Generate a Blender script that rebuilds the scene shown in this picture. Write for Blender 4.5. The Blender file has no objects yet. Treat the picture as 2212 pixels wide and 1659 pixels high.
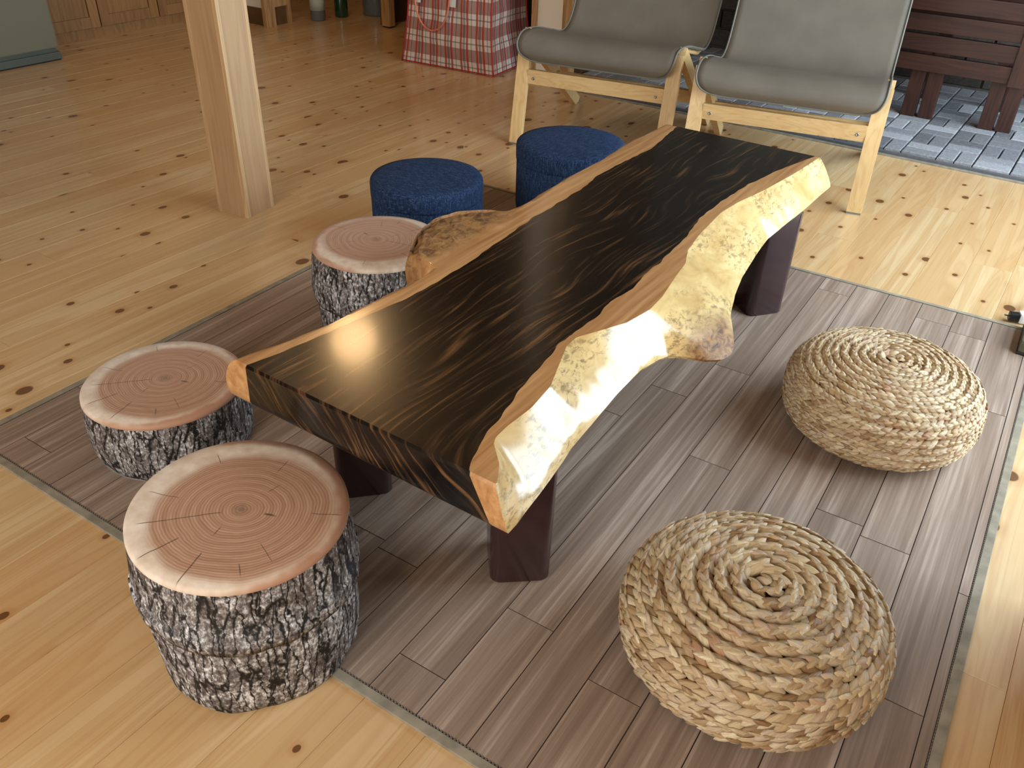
import bpy, bmesh, math, random
import numpy as np
from mathutils import Matrix, Vector, noise as mnoise

# ------------------------------------------------------------------ camera, world, lights
scn = bpy.context.scene
col = scn.collection
H_CAM = 1.10
F_PX = 1829.27
YAW, PITCH, ROLL = math.radians(-33.4316), math.radians(33.9621), math.radians(-1.8953)


def camera_axes():
    f = np.array([math.sin(YAW) * math.cos(PITCH), math.cos(YAW) * math.cos(PITCH), -math.sin(PITCH)])
    r = np.array([math.cos(YAW), -math.sin(YAW), 0.0])
    d = np.cross(f, r)
    r2 = math.cos(ROLL) * r + math.sin(ROLL) * d
    d2 = np.cross(f, r2)
    return r2, d2, f


_r, _d, _f = camera_axes()
cam = bpy.data.cameras.new('camera')
cam.sensor_width = 36.0
cam.lens = F_PX / 2212 * 36.0
cam.clip_start = 0.02
camo = bpy.data.objects.new('camera', cam)
camo.matrix_world = Matrix(((_r[0], -_d[0], -_f[0], 0), (_r[1], -_d[1], -_f[1], 0), (_r[2], -_d[2], -_f[2], H_CAM), (0, 0, 0, 1)))
col.objects.link(camo)
scn.camera = camo

world = bpy.data.worlds.new('World')
scn.world = world
world.use_nodes = True
world.node_tree.nodes['Background'].inputs[0].default_value = (0.78, 0.88, 1.0, 1)
world.node_tree.nodes['Background'].inputs[1].default_value = 1.5


def area(name, loc, direction, sx, sy, power, color):
    L = bpy.data.lights.new(name, 'AREA')
    L.shape = 'RECTANGLE'
    L.size, L.size_y = sx, sy
    L.energy = power
    L.color = color
    o = bpy.data.objects.new(name, L)
    o.location = loc
    o.rotation_euler = Vector(direction).to_track_quat('-Z', 'Y').to_euler()
    col.objects.link(o)
    return o


# daylight entering through the two windows (placed just outside the openings)
area('window_daylight_side', (0.96, 2.85, 1.10), (-1, -0.05, -0.12), 2.7, 1.9, 145, (0.71, 0.88, 1.0))
area('window_daylight_rear', (-0.7, -1.78, 1.35), (0, 1, -0.12), 1.7, 1.3, 80, (1.0, 0.97, 0.90))

scn.view_settings.view_transform = 'Standard'
scn.view_settings.look = 'None'
scn.view_settings.gamma = 1.0
scn.view_settings.use_curve_mapping = False
scn.view_settings.exposure = 0.0
scn.cycles.use_denoising = True
scn.cycles.max_bounces = 6
scn.cycles.diffuse_bounces = 4
scn.cycles.glossy_bounces = 3
scn.cycles.transmission_bounces = 3
scn.cycles.transparent_max_bounces = 4
scn.cycles.caustics_reflective = False
scn.cycles.caustics_refractive = False
scn.cycles.sample_clamp_indirect = 6.0
random.seed(7)
R = random.Random(11)


# ------------------------------------------------------------------ helpers: objects
def link(o, parent=None):
    col.objects.link(o)
    if parent is not None:
        o.parent = parent
    return o


def tag(o, label=None, cat=None, group=None, kind=None):
    if label:
        o['label'] = label
    if cat:
        o['category'] = cat
    if group:
        o['group'] = group
    if kind:
        o['kind'] = kind
    return o


def empty(name, loc=(0, 0, 0), rz=0.0):
    o = bpy.data.objects.new(name, None)
    o.location = loc
    o.rotation_euler = (0, 0, rz)
    o.empty_display_size = 0.05
    return link(o)


def mesh_obj(name, verts, faces, mats, parent=None, smooth=False, fmat=None, uvs=None):
    me = bpy.data.meshes.new(name)
    me.from_pydata([tuple(v) for v in verts], [], [tuple(f) for f in faces])
    for m in (mats if isinstance(mats, (list, tuple)) else [mats]):
        me.materials.append(m)
    if fmat is not None:
        me.polygons.foreach_set('material_index', fmat)
    if smooth:
        me.polygons.foreach_set('use_smooth', [True] * len(me.polygons))
    if uvs is not None:
        lay = me.uv_layers.new(name='UVMap')
        li = np.zeros(len(me.loops), dtype=np.int32)
        me.loops.foreach_get('vertex_index', li)
        if len(uvs) == len(me.loops) and len(uvs) != len(verts):
            arr = np.asarray(uvs, dtype=np.float32)
        else:
            arr = np.asarray(uvs, dtype=np.float32)[li]
        lay.data.foreach_set('uv', arr.ravel())
    me.update()
    return link(bpy.data.objects.new(name, me), parent)


class MB:
    """collects simple solids into one mesh"""
    def __init__(self):
        self.v, self.f = [], []

    def box(self, x0, x1, y0, y1, z0, z1, b=0.0):
        n = len(self.v)
        if b <= 0:
            self.v += [(x, y, z) for z in (z0, z1) for y in (y0, y1) for x in (x0, x1)]
            self.f += [[n + i for i in q] for q in ((0, 2, 3, 1), (4, 5, 7, 6), (0, 1, 5, 4), (2, 6, 7, 3), (0, 4, 6, 2), (1, 3, 7, 5))]
        else:
            bm = bmesh.new()
            bmesh.ops.create_cube(bm, size=1.0)
            for v in bm.verts:
                v.co = ((x0 + x1) / 2 + v.co.x * (x1 - x0), (y0 + y1) / 2 + v.co.y * (y1 - y0), (z0 + z1) / 2 + v.co.z * (z1 - z0))
            bmesh.ops.bevel(bm, geom=list(bm.edges), offset=b, segments=2, affect='EDGES', profile=0.7)
            bm.verts.index_update()
            self.v += [tuple(v.co) for v in bm.verts]
            self.f += [[n + v.index for v in f.verts] for f in bm.faces]
            bm.free()
        return self

    def beam(self, p0, p1, w, t, up=(0, 0, 1), b=0.0):
        """bar from p0 to p1, w wide along (dir x up), t thick along up"""
        p0, p1, up = Vector(p0), Vector(p1), Vector(up)
        d = (p1 - p0)
        L = d.length
        d.normalize()
        s = d.cross(up).normalized()
        u = s.cross(d).normalized()
        m = MB().box(-w / 2, w / 2, 0, L, -t / 2, t / 2, b)
        n = len(self.v)
        for x, y, z in m.v:
            self.v.append(tuple(p0 + s * x + d * y + u * z))
        self.f += [[n + i for i in q] for q in m.f]
        return self

    def tube(self, pts, r, seg=8, closed=False):
        pts = [Vector(p) for p in pts]
        n0 = len(self.v)
        N = len(pts)
        prev = None
        for i, p in enumerate(pts):
            a = pts[(i - 1) % N] if (closed or i > 0) else p
            c = pts[(i + 1) % N] if (closed or i < N - 1) else p
            d = (c - a).normalized()
            if prev is None:
                s = d.cross(Vector((0, 0, 1)))
                if s.length < 1e-3:
                    s = d.cross(Vector((1, 0, 0)))
            else:
                s = prev - d * prev.dot(d)
            s.normalize()
            prev = s
            u = s.cross(d)
            rr = r[i] if isinstance(r, (list, tuple)) else r
            for k in range(seg):
                a_ = 2 * math.pi * k / seg
                self.v.append(tuple(p + (s * math.cos(a_) + u * math.sin(a_)) * rr))
        for i in range(N if closed else N - 1):
            j = (i + 1) % N
            for k in range(seg):
                k2 = (k + 1) % seg
                self.f.append([n0 + i * seg + k, n0 + i * seg + k2, n0 + j * seg + k2, n0 + j * seg + k])
        if not closed:
            self.f.append([n0 + k for k in range(seg)][::-1])
            self.f.append([n0 + (N - 1) * seg + k for k in range(seg)])
        return self

    def lathe(self, prof, seg=32, c=(0, 0, 0)):
        n0 = len(self.v)
        for r, z in prof:
            for k in range(seg):
                a = 2 * math.pi * k / seg
                self.v.append((c[0] + r * math.cos(a), c[1] + r * math.sin(a), c[2] + z))
        for i in range(len(prof) - 1):
            for k in range(seg):
                k2 = (k + 1) % seg
                self.f.append([n0 + i * seg + k, n0 + i * seg + k2, n0 + (i + 1) * seg + k2, n0 + (i + 1) * seg + k])
        if prof[0][0] > 1e-6:
            self.f.append([n0 + k for k in range(seg)][::-1])
        if prof[-1][0] > 1e-6:
            self.f.append([n0 + (len(prof) - 1) * seg + k for k in range(seg)])
        return self

    def build(self, name, mat, parent=None, smooth=False):
        return mesh_obj(name, self.v, self.f, mat, parent, smooth)


def smooth_angle(o, deg=35):
    me = o.data
    bm = bmesh.new()
    bm.from_mesh(me)
    for f in bm.faces:
        f.smooth = True
    for e in bm.edges:
        if len(e.link_faces) == 2 and e.calc_face_angle(0) > math.radians(deg):
            e.smooth = False
    bm.to_mesh(me)
    bm.free()
    return o


# ------------------------------------------------------------------ helpers: materials
def lin(c):
    return tuple(((v / 255) / 12.92 if v / 255 <= 0.04045 else ((v / 255 + 0.055) / 1.055) ** 2.4) for v in c) + (1.0,)


class NT:
    def __init__(self, name, rough=0.5, spec=0.5, coat=0.0, coat_rough=0.1, sheen=0.0, metal=0.0):
        self.m = bpy.data.materials.new(name)
        self.m.use_nodes = True
        self.t = self.m.node_tree
        self.b = self.t.nodes['Principled BSDF']
        self.b.inputs['Roughness'].default_value = rough
        self.b.inputs['Specular IOR Level'].default_value = spec
        self.b.inputs['Coat Weight'].default_value = coat
        self.b.inputs['Coat Roughness'].default_value = coat_rough
        self.b.inputs['Sheen Weight'].default_value = sheen
        self.b.inputs['Metallic'].default_value = metal

    def put(self, sock, v):
        if isinstance(v, bpy.types.NodeSocket):
            self.t.links.new(v, sock)
        elif v is not None:
            try:
                sock.default_value = v
            except Exception:
                sock.default_value = tuple(v)[:3]

    def node(self, typ, ins=None, **props):
        n = self.t.nodes.new(typ)
        for k, v in props.items():
            setattr(n, k, v)
        for k, v in (ins or {}).items():
            self.put(n.inputs[k], v)
        return n

    def math(self, op, a, b=None, c=None, clamp=False):
        n = self.t.nodes.new('ShaderNodeMath')
        n.operation = op
        n.use_clamp = clamp
        self.put(n.inputs[0], a)
        if b is not None:
            self.put(n.inputs[1], b)
        if c is not None:
            self.put(n.inputs[2], c)
        return n.outputs[0]

    def mix(self, fac, a, b, blend='MIX'):
        n = self.t.nodes.new('ShaderNodeMix')
        n.data_type = 'RGBA'
        n.blend_type = blend
        self.put(n.inputs[0], fac)
        self.put(n.inputs[6], a)
        self.put(n.inputs[7], b)
        return n.outputs[2]

    def ramp(self, fac, stops, interp='LINEAR'):
        n = self.t.nodes.new('ShaderNodeValToRGB')
        n.color_ramp.interpolation = interp
        e = n.color_ramp.elements
        while len(e) < len(stops):
            e.new(0.5)
        for i, (p, c) in enumerate(stops):
            e[i].position = p
            e[i].color = c if len(c) == 4 else lin(c)
        self.put(n.inputs[0], fac)
        return n.outputs[0]

    def maprange(self, v, a, b, c=0.0, d=1.0, smooth=True):
        n = self.t.nodes.new('ShaderNodeMapRange')
        n.interpolation_type = 'SMOOTHSTEP' if smooth else 'LINEAR'
        self.put(n.inputs[0], v)
        for i, x in ((1, a), (2, b), (3, c), (4, d)):
            self.put(n.inputs[i], x)
        return n.outputs[0]

    def xyz(self, x, y, z=0.0):
        n = self.t.nodes.new('ShaderNodeCombineXYZ')
        self.put(n.inputs[0], x)
        self.put(n.inputs[1], y)
        self.put(n.inputs[2], z)
        return n.outputs[0]

    def sep(self, v):
        n = self.t.nodes.new('ShaderNodeSeparateXYZ')
        self.put(n.inputs[0], v)
        return n.outputs

    def pos(self):
        return self.sep(self.node('ShaderNodeNewGeometry').outputs['Position'])

    def obj(self):
        return self.sep(self.node('ShaderNodeTexCoord').outputs['Object'])

    def uv(self):
        return self.sep(self.node('ShaderNodeUVMap', uv_map='UVMap').outputs[0])

    def rnd(self):
        return self.node('ShaderNodeObjectInfo').outputs['Random']

    def attr(self, name):
        return self.node('ShaderNodeAttribute', attribute_name=name).outputs

    def noise(self, vec, scale=1.0, detail=2.0, rough=0.5, dist=0.0):
        return self.node('ShaderNodeTexNoise', {'Vector': vec, 'Scale': scale, 'Detail': detail, 'Roughness': rough, 'Distortion': dist}).outputs[0]

    def vor(self, vec, scale=1.0, feature='F1', dims='3D', rand=1.0):
        return self.node('ShaderNodeTexVoronoi', {'Vector': vec, 'Scale': scale, 'Randomness': rand}, feature=feature, voronoi_dimensions=dims).outputs

    def color(self, c):
        self.put(self.b.inputs['Base Color'], c if isinstance(c, bpy.types.NodeSocket) else (c if len(c) == 4 else lin(c)))
        return self

    def rough(self, r):
        self.put(self.b.inputs['Roughness'], r)
        return self

    def bump(self, h, strength=0.2, distance=0.002):
        n = self.node('ShaderNodeBump', {'Height': h, 'Strength': strength, 'Distance': distance})
        self.t.links.new(n.outputs[0], self.b.inputs['Normal'])
        return self


def M_plain(name, c, rough=0.5, spec=0.5, var=0.08, scale=12.0, **k):
    t = NT(name, rough, spec, **k)
    n = t.noise(t.xyz(*t.obj()), scale, 3.0)
    a = tuple(min(255, v * (1 + var)) for v in c)
    b = tuple(v * (1 - var) for v in c)
    t.color(t.ramp(n, [(0.3, b), (0.7, a)]))
    return t.m


def M_wood(name, dark, light, axis=2, fine=55.0, long=2.0, rough=0.45, coat=0.0, knots=0.0, use_rnd=True, contrast=(0.32, 0.7)):
    """solid timber, grain along the given axis of world space"""
    t = NT(name, rough, 0.4, coat=coat)
    p = t.pos()
    r = t.rnd() if use_rnd else 0.3
    k = [t.math('MULTIPLY', p[i], long if i == axis else fine) for i in range(3)]
    k[0] = t.math('ADD', k[0], t.math('MULTIPLY', r, 40.0))
    k[1] = t.math('ADD', k[1], t.math('MULTIPLY', r, 23.0))
    n1 = t.noise(t.xyz(*k), 1.0, 4.0, 0.6, 0.4)
    k2 = [t.math('MULTIPLY', p[i], long * 0.6 if i == axis else fine * 0.22) for i in range(3)]
    k2[2] = t.math('ADD', k2[2], t.math('MULTIPLY', r, 31.0))
    n2 = t.noise(t.xyz(*k2), 1.0, 2.0, 0.5, 1.2)
    rings = t.math('ABSOLUTE', t.math('SINE', t.math('MULTIPLY', n2, 26.0)))
    f = t.math('ADD', t.math('MULTIPLY', n1, 0.62), t.math('MULTIPLY', rings, 0.26))
    c = t.ramp(f, [(contrast[0], dark), (contrast[1], light)])
    tone = t.math('ADD', t.math('MULTIPLY', r, 0.18), 0.90)
    c = t.mix(1.0, c, t.xyz(tone, tone, tone), 'MULTIPLY')
    t.color(c)
    return t.m


def M_floor_board():
    t = NT('pine_board', 0.32, 0.45, coat=0.35, coat_rough=0.12)
    p = t.pos()
    r = t.rnd()
    r50 = t.math('MULTIPLY', r, 57.0)
    grain = t.noise(t.xyz(t.math('MULTIPLY', p[0], 95.0), t.math('MULTIPLY', p[1], 2.2), r50), 1.0, 4.0, 0.6, 0.3)
    broad = t.noise(t.xyz(t.math('MULTIPLY', p[0], 16.0), t.math('MULTIPLY', p[1], 0.75), r50), 1.0, 2.0, 0.5, 1.6)
    rings = t.math('ABSOLUTE', t.math('SINE', t.math('MULTIPLY', broad, 22.0)))
    rings = t.math('POWER', rings, 5.0)
    base = t.mix(t.maprange(broad, 0.35, 0.7), lin((200, 167, 121)), lin((216, 189, 146)))
    base = t.mix(t.math('MULTIPLY', r, 0.55), base, lin((198, 152, 100)))
    base = t.mix(t.math('MULTIPLY', rings, 0.20), base, lin((164, 108, 58)))
    base = t.mix(t.math('MULTIPLY', t.maprange(grain, 0.45, 0.75), 0.20), base, lin((176, 124, 72)))
    # knots
    kv = t.xyz(t.math('MULTIPLY', p[0], 8.0), t.math('ADD', t.math('MULTIPLY', p[1], 6.2), r50), 0.0)
    v = t.vor(kv, 1.0, 'F1', '2D')
    cs = t.sep(v['Color'])
    rad = t.math('ADD', t.math('MULTIPLY', t.math('POWER', cs[0], 3.0), 0.10), 0.045)
    on = t.math('GREATER_THAN', cs[1], 0.45)
    d = t.math('DIVIDE', v['Distance'], rad)
    halo = t.math('MULTIPLY', on, t.maprange(d, 2.6, 0.9))
    core = t.math('MULTIPLY', on, t.maprange(d, 1.08, 0.80))
    inner = t.math('MULTIPLY', on, t.maprange(d, 0.7, 0.35))
    base = t.mix(t.math('MULTIPLY', halo, 0.32), base, lin((168, 106, 52)))
    base = t.mix(t.math('MULTIPLY', core, 0.88), base, lin((88, 50, 22)))
    base = t.mix(t.math('MULTIPLY', inner, 0.35), base, lin((122, 78, 40)))
    t.color(base)
    t.bump(grain, 0.04, 0.001)
    return t.m


def M_rug_plank():
    t = NT('printed_wood_mat', 0.55, 0.35)
    p = t.obj()
    r = t.rnd()
    ro = t.math('MULTIPLY', r, 71.0)
    g1 = t.noise(t.xyz(t.math('MULTIPLY', p[0], 150.0), t.math('MULTIPLY', p[1], 2.6), ro), 1.0, 4.0, 0.65, 0.2)
    g2 = t.noise(t.xyz(t.math('MULTIPLY', p[0], 34.0), t.math('MULTIPLY', p[1], 1.3), ro), 1.0, 3.0, 0.55, 0.7)
    f = t.math('ADD', t.math('MULTIPLY', g1, 0.45), t.math('MULTIPLY', g2, 0.55))
    c = t.ramp(f, [(0.28, (108, 88, 74)), (0.43, (132, 112, 97)), (0.53, (147, 127, 112)), (0.62, (172, 153, 138)), (0.72, (137, 117, 102))])
    tone = t.math('ADD', t.math('MULTIPLY', r, 0.16), 0.92)
    t.color(t.mix(1.0, c, t.xyz(tone, tone, tone), 'MULTIPLY'))
    return t.m


def M_bark():
    t = NT('printed_bark_fabric', 0.62, 0.3)
    u, v, _ = t.uv()
    r = t.math('MULTIPLY', t.rnd(), 9.0)
    w = t.noise(t.xyz(t.math('MULTIPLY', u, 38.0), t.math('MULTIPLY', v, 30.0), r), 1.0, 3.0, 0.6)
    wx = t.math('MULTIPLY', t.math('SUBTRACT', w, 0.5), 0.026)
    vec = t.xyz(t.math('MULTIPLY', t.math('ADD', u, wx), 66.0), t.math('MULTIPLY', t.math('ADD', v, t.math('MULTIPLY', wx, 2.2)), 11.0), r)
    e = t.vor(vec, 1.0, 'DISTANCE_TO_EDGE')['Distance']
    cell = t.sep(t.vor(vec, 1.0, 'F1')['Color'])
    fine = t.noise(t.xyz(t.math('MULTIPLY', u, 170.0), t.math('MULTIPLY', v, 120.0), r), 1.0, 5.0, 0.7)
    patch = t.noise(t.xyz(t.math('MULTIPLY', u, 26.0), t.math('MULTIPLY', v, 20.0), r), 1.0, 3.0, 0.6)
    plate = t.ramp(t.math('ADD', t.math('MULTIPLY', fine, 0.7), t.math('MULTIPLY', patch, 0.32)), [(0.36, (50, 43, 40)), (0.47, (96, 89, 86)), (0.54, (148, 143, 141)), (0.62, (224, 225, 226))])
    plate = t.mix(t.math('MULTIPLY', cell[0], 0.35), plate, lin((78, 68, 62)))
    crack = t.maprange(t.math('ADD', e, t.math('MULTIPLY', t.math('SUBTRACT', fine, 0.5), 0.16)), 0.01, 0.11)
    c = t.mix(crack, lin((22, 18, 16)), plate)
    t.color(c)
    t.bump(t.math('ADD', t.math('MULTIPLY', crack, 0.6), t.math('MULTIPLY', fine, 0.4)), 0.35, 0.004)
    return t.m


def M_stump_top():
    t = NT('printed_tree_ring_fabric', 0.6, 0.3, sheen=0.1)
    x, y, _ = t.obj()
    wob = t.noise(t.xyz(t.math('MULTIPLY', x, 14.0), t.math('MULTIPLY', y, 14.0), 0.3), 1.0, 3.0)
    w = t.math('MULTIPLY', t.math('SUBTRACT', wob, 0.5), 0.034)
    # rings are centred a little off the middle and squeeze towards one side
    xe = t.math('SUBTRACT', x, 0.004)
    ye = t.math('SUBTRACT', y, 0.002)
    rr = t.math('ADD', t.math('SQRT', t.math('ADD', t.math('MULTIPLY', xe, xe), t.math('MULTIPLY', t.math('MULTIPLY', ye, ye), 1.12))), t.math('MULTIPLY', w, 0.42))
    xo = t.math('SUBTRACT', x, 0.010)
    yo = t.math('ADD', y, 0.003)
    rim = t.math('SQRT', t.math('ADD', t.math('MULTIPLY', x, x), t.math('MULTIPLY', y, y)))
    ro = t.math('SQRT', t.math('ADD', t.math('MULTIPLY', xo, xo), t.math('MULTIPLY', yo, yo)))
    ro = t.math('ADD', ro, t.math('MULTIPLY', w, 0.5))
    ring = t.math('SINE', t.math('MULTIPLY', rr, 1420.0))
    ring2 = t.math('SINE', t.math('MULTIPLY', rr, 410.0))
    rn = t.noise(t.xyz(t.math('MULTIPLY', rr, 330.0), t.math('MULTIPLY', x, 16.0), t.math('MULTIPLY', y, 16.0)), 1.0, 3.0, 0.6)
    dash = t.noise(t.xyz(t.math('MULTIPLY', x, 75.0), t.math('MULTIPLY', y, 75.0), 3.0), 1.0, 2.0)
    rf = t.math('ADD', t.math('MULTIPLY', t.math('MULTIPLY', t.math('ADD', t.math('MULTIPLY', ring, 0.26), t.math('MULTIPLY', ring2, 0.12)), dash), 1.0), t.math('ADD', t.math('MULTIPLY', rn, 0.55), 0.22))
    heart = t.ramp(rf, [(0.25, (138, 99, 76)), (0.5, (168, 127, 101)), (0.75, (192, 157, 131))])
    pink = t.noise(t.xyz(t.math('MULTIPLY', x, 9.0), t.math('MULTIPLY', y, 9.0), 2.0), 1.0, 2.0)
    heart = t.mix(t.math('MULTIPLY', pink, 0.35), heart, lin((188, 150, 122)))
    sap = t.ramp(t.noise(t.xyz(t.math('MULTIPLY', x, 40.0), t.math('MULTIPLY', y, 40.0), 5.0), 1.0, 4.0), [(0.3, (200, 178, 156)), (0.7, (226, 212, 196))])
    sap = t.mix(t.maprange(x, 0.02, 0.15, 0.0, 0.55), sap, lin((190, 148, 120)))
    c = t.mix(t.maprange(ro, 0.116, 0.136), heart, sap)
    edge = t.noise(t.xyz(t.math('MULTIPLY', x, 22.0), t.math('MULTIPLY', y, 22.0), 8.0), 1.0, 2.0)
    c = t.mix(t.math('MULTIPLY', t.maprange(t.math('ADD', t.math('ADD', rim, t.math('MULTIPLY', edge, 0.030)), t.math('MULTIPLY', x, 0.07)), 0.160, 0.172), 0.8), c, lin((170, 120, 90)))
    # pith and the radial drying cracks of the print
    c = t.mix(t.math('MULTIPLY', t.maprange(t.math('ADD', rr, t.math('MULTIPLY', dash, 0.022)), 0.026, 0.010), 0.6), c, lin((88, 72, 54)))
    for ang, r0, r1, wd in ((205, 0.02, 0.14, 0.0011), (232, 0.085, 0.150, 0.0013), (258, 0.035, 0.060, 0.0010), (262, 0.085, 0.148, 0.0013),
                            (296, 0.10, 0.128, 0.0010), (178, 0.09, 0.145, 0.0008), (12, 0.10, 0.15, 0.0009), (62, 0.05, 0.078, 0.0009),
                            (78, 0.09, 0.128, 0.0008), (128, 0.11, 0.14, 0.0008), (2, 0.036, 0.060, 0.0026), (318, 0.075, 0.12, 0.0007)):
        a = math.radians(ang)
        al = t.math('ADD', t.math('MULTIPLY', x, math.cos(a)), t.math('MULTIPLY', y, math.sin(a)))
        ac = t.math('ABSOLUTE', t.math('ADD', t.math('ADD', t.math('MULTIPLY', x, -math.sin(a)), t.math('MULTIPLY', y, math.cos(a))), t.math('MULTIPLY', w, 0.25)))
        mk = t.math('MULTIPLY', t.math('MULTIPLY', t.maprange(al, r0, r0 + 0.006), t.maprange(al, r1, r1 - 0.012)), t.maprange(ac, wd, wd * 0.35))
        c = t.mix(t.math('MULTIPLY', mk, 0.8), c, lin((66, 44, 34)))
    t.color(c)
    t.bump(t.noise(t.xyz(t.math('MULTIPLY', x, 60.0), t.math('MULTIPLY', y, 60.0), 1.0), 1.0, 2.0), 0.08, 0.004)
    return t.m


def M_blue():
    t = NT('blue_woven_fabric', 0.85, 0.15, sheen=0.0)
    x, y, z = t.obj()
    n = t.noise(t.xyz(t.math('MULTIPLY', x, 420.0), t.math('MULTIPLY', y, 420.0), t.math('MULTIPLY', z, 45.0)), 1.0, 3.0, 0.7)
    n2 = t.noise(t.xyz(t.math('MULTIPLY', x, 50.0), t.math('MULTIPLY', y, 420.0), t.math('MULTIPLY', z, 420.0)), 1.0, 3.0, 0.7)
    f = t.math('MULTIPLY', t.math('ADD', n, n2), 0.5)
    t.color(t.ramp(f, [(0.34, (14, 24, 46)), (0.50, (31, 50, 82)), (0.66, (74, 98, 130))]))
    t.bump(f, 0.25, 0.0008)
    return t.m


def M_heart():
    t = NT('ebony_heartwood', 0.22, 0.45, coat=0.3, coat_rough=0.10)
    x, y, z = t.pos()
    warp = t.noise(t.xyz(t.math('MULTIPLY', x, 5.0), t.math('MULTIPLY', y, 1.7), z), 1.0, 2.0, 0.5)
    xw = t.math('ADD', t.math('ADD', x, t.math('MULTIPLY', t.math('SUBTRACT', warp, 0.5), 0.15)), t.math('MULTIPLY', z, 0.8))
    s1 = t.noise(t.xyz(t.math('MULTIPLY', xw, 112.0), t.math('MULTIPLY', y, 5.2), t.math('MULTIPLY', z, 14.0)), 1.0, 3.0, 0.5, 0.35)
    s2 = t.noise(t.xyz(t.math('MULTIPLY', xw, 19.0), t.math('MULTIPLY', y, 2.6), t.math('ADD', t.math('MULTIPLY', z, 5.0), 4.0)), 1.0, 2.0, 0.5)
    near = t.maprange(y, 1.7, 0.8, 0.0, 0.045)
    f = t.math('ADD', t.math('ADD', t.math('MULTIPLY', s1, 0.78), t.math('MULTIPLY', s2, 0.22)), near)
    c = t.ramp(f, [(0.47, (11, 9, 8)), (0.54, (20, 15, 12)), (0.60, (46, 33, 22)), (0.67, (88, 60, 36)), (0.76, (124, 88, 54))])
    t.color(c)
    t.bump(s1, 0.03, 0.001)
    return t.m


def M_sap(natural_edge):
    """sapwood of the slab: sawn strips on top, or the waxed natural edge; both with rough knobs"""
    t = NT('natural_edge_sapwood' if natural_edge else 'sawn_sapwood', 0.30, 0.5, coat=0.5, coat_rough=0.12)
    x, y, z = t.pos()
    live = 1.0 if natural_edge else 0.0
    burl = t.attr('burl')[2]
    g = t.noise(t.xyz(t.math('MULTIPLY', x, 70.0), t.math('MULTIPLY', y, 3.0), t.math('MULTIPLY', z, 60.0)), 1.0, 4.0, 0.6, 0.4)
    top = t.ramp(g, [(0.3, (158, 108, 64)), (0.55, (186, 138, 90)), (0.75, (204, 162, 112))])
    b1 = t.noise(t.xyz(t.math('MULTIPLY', x, 18.0), t.math('MULTIPLY', y, 9.0), t.math('MULTIPLY', z, 18.0)), 1.0, 3.0, 0.6, 0.5)
    liv = t.ramp(b1, [(0.3, (192, 156, 98)), (0.55, (220, 190, 132)), (0.75, (232, 208, 156))])
    st = t.noise(t.xyz(t.math('MULTIPLY', x, 90.0), t.math('MULTIPLY', y, 48.0), t.math('MULTIPLY', z, 130.0)), 1.0, 5.0, 0.75, 0.5)
    pt = t.noise(t.xyz(t.math('MULTIPLY', x, 9.0), t.math('MULTIPLY', y, 4.5), t.math('MULTIPLY', z, 9.0)), 1.0, 2.0, 0.5)
    stain = t.math('MULTIPLY', t.maprange(st, 0.47, 0.62), t.maprange(t.math('ADD', pt, t.maprange(y, 1.5, 2.3, 0.0, 0.06)), 0.42, 0.60))
    liv = t.mix(t.math('MULTIPLY', stain, 0.62), liv, lin((78, 62, 46)))
    c = t.mix(live, top, liv)
    bn = t.noise(t.xyz(t.math('MULTIPLY', x, 60.0), t.math('MULTIPLY', y, 42.0), t.math('MULTIPLY', z, 60.0)), 1.0, 5.0, 0.7, 1.0)
    bc = t.ramp(bn, [(0.32, (50, 30, 16)), (0.43, (108, 72, 38)), (0.56, (146, 106, 60)), (0.75, (172, 134, 84))])
    c = t.mix(burl, c, bc)
    t.color(c)
    t.rough(t.math('ADD', t.math('MULTIPLY', burl, 0.42), t.math('SUBTRACT', 0.32, t.math('MULTIPLY', live, 0.10))))
    lump = t.noise(t.xyz(t.math('MULTIPLY', x, 30.0), t.math('MULTIPLY', y, 16.0), t.math('MULTIPLY', z, 30.0)), 1.0, 3.0)
    t.put(t.b.inputs['Coat Weight'], t.math('MULTIPLY', t.math('SUBTRACT', 1.0, burl), 0.6))
    hb = t.math('ADD', t.math('MULTIPLY', t.math('MULTIPLY', lump, live), 0.6), t.math('MULTIPLY', bn, t.math('MULTIPLY', burl, 0.8)))
    t.bump(hb, 0.16, 0.003)
    return t.m


def M_straw():
    t = NT('dried_hyacinth_braid', 0.42, 0.5)
    a = t.node('ShaderNodeAttribute', attribute_name='strand')
    r, across, along = t.sep(a.outputs['Vector'])
    fib = t.noise(t.xyz(t.math('MULTIPLY', across, 9.0), t.math('MULTIPLY', along, 1.2), t.math('MULTIPLY', r, 90.0)), 1.0, 4.0, 0.7)
    c = t.ramp(r, [(0.0, (138, 104, 70)), (0.10, (168, 138, 100)), (0.30, (188, 162, 124)), (0.50, (200, 178, 140)), (0.68, (182, 158, 132)), (0.85, (214, 196, 162)), (1.0, (166, 124, 88))])
    k = t.math('ADD', t.math('MULTIPLY', fib, 1.2), 0.38)
    t.color(t.mix(1.0, c, t.xyz(k, k, k), 'MULTIPLY'))
    t.bump(fib, 0.6, 0.003)
    return t.m


def M_sling():
    t = NT('grey_mesh_sling', 0.55, 0.4)
    u, v, _ = t.uv()
    a = t.math('SINE', t.math('MULTIPLY', t.math('ADD', u, v), 1500.0))
    b = t.math('SINE', t.math('MULTIPLY', t.math('SUBTRACT', u, v), 1500.0))
    w = t.math('MULTIPLY', a, b)
    n = t.noise(t.xyz(t.math('MULTIPLY', u, 6.0), t.math('MULTIPLY', v, 6.0), 0.0), 1.0, 3.0)
    f = t.math('ADD', t.math('MULTIPLY', w, 0.18), n)
    t.color(t.ramp(f, [(0.2, (96, 89, 79)), (0.8, (114, 107, 96))]))
    t.bump(w, 0.3, 0.0008)
    return t.m


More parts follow.
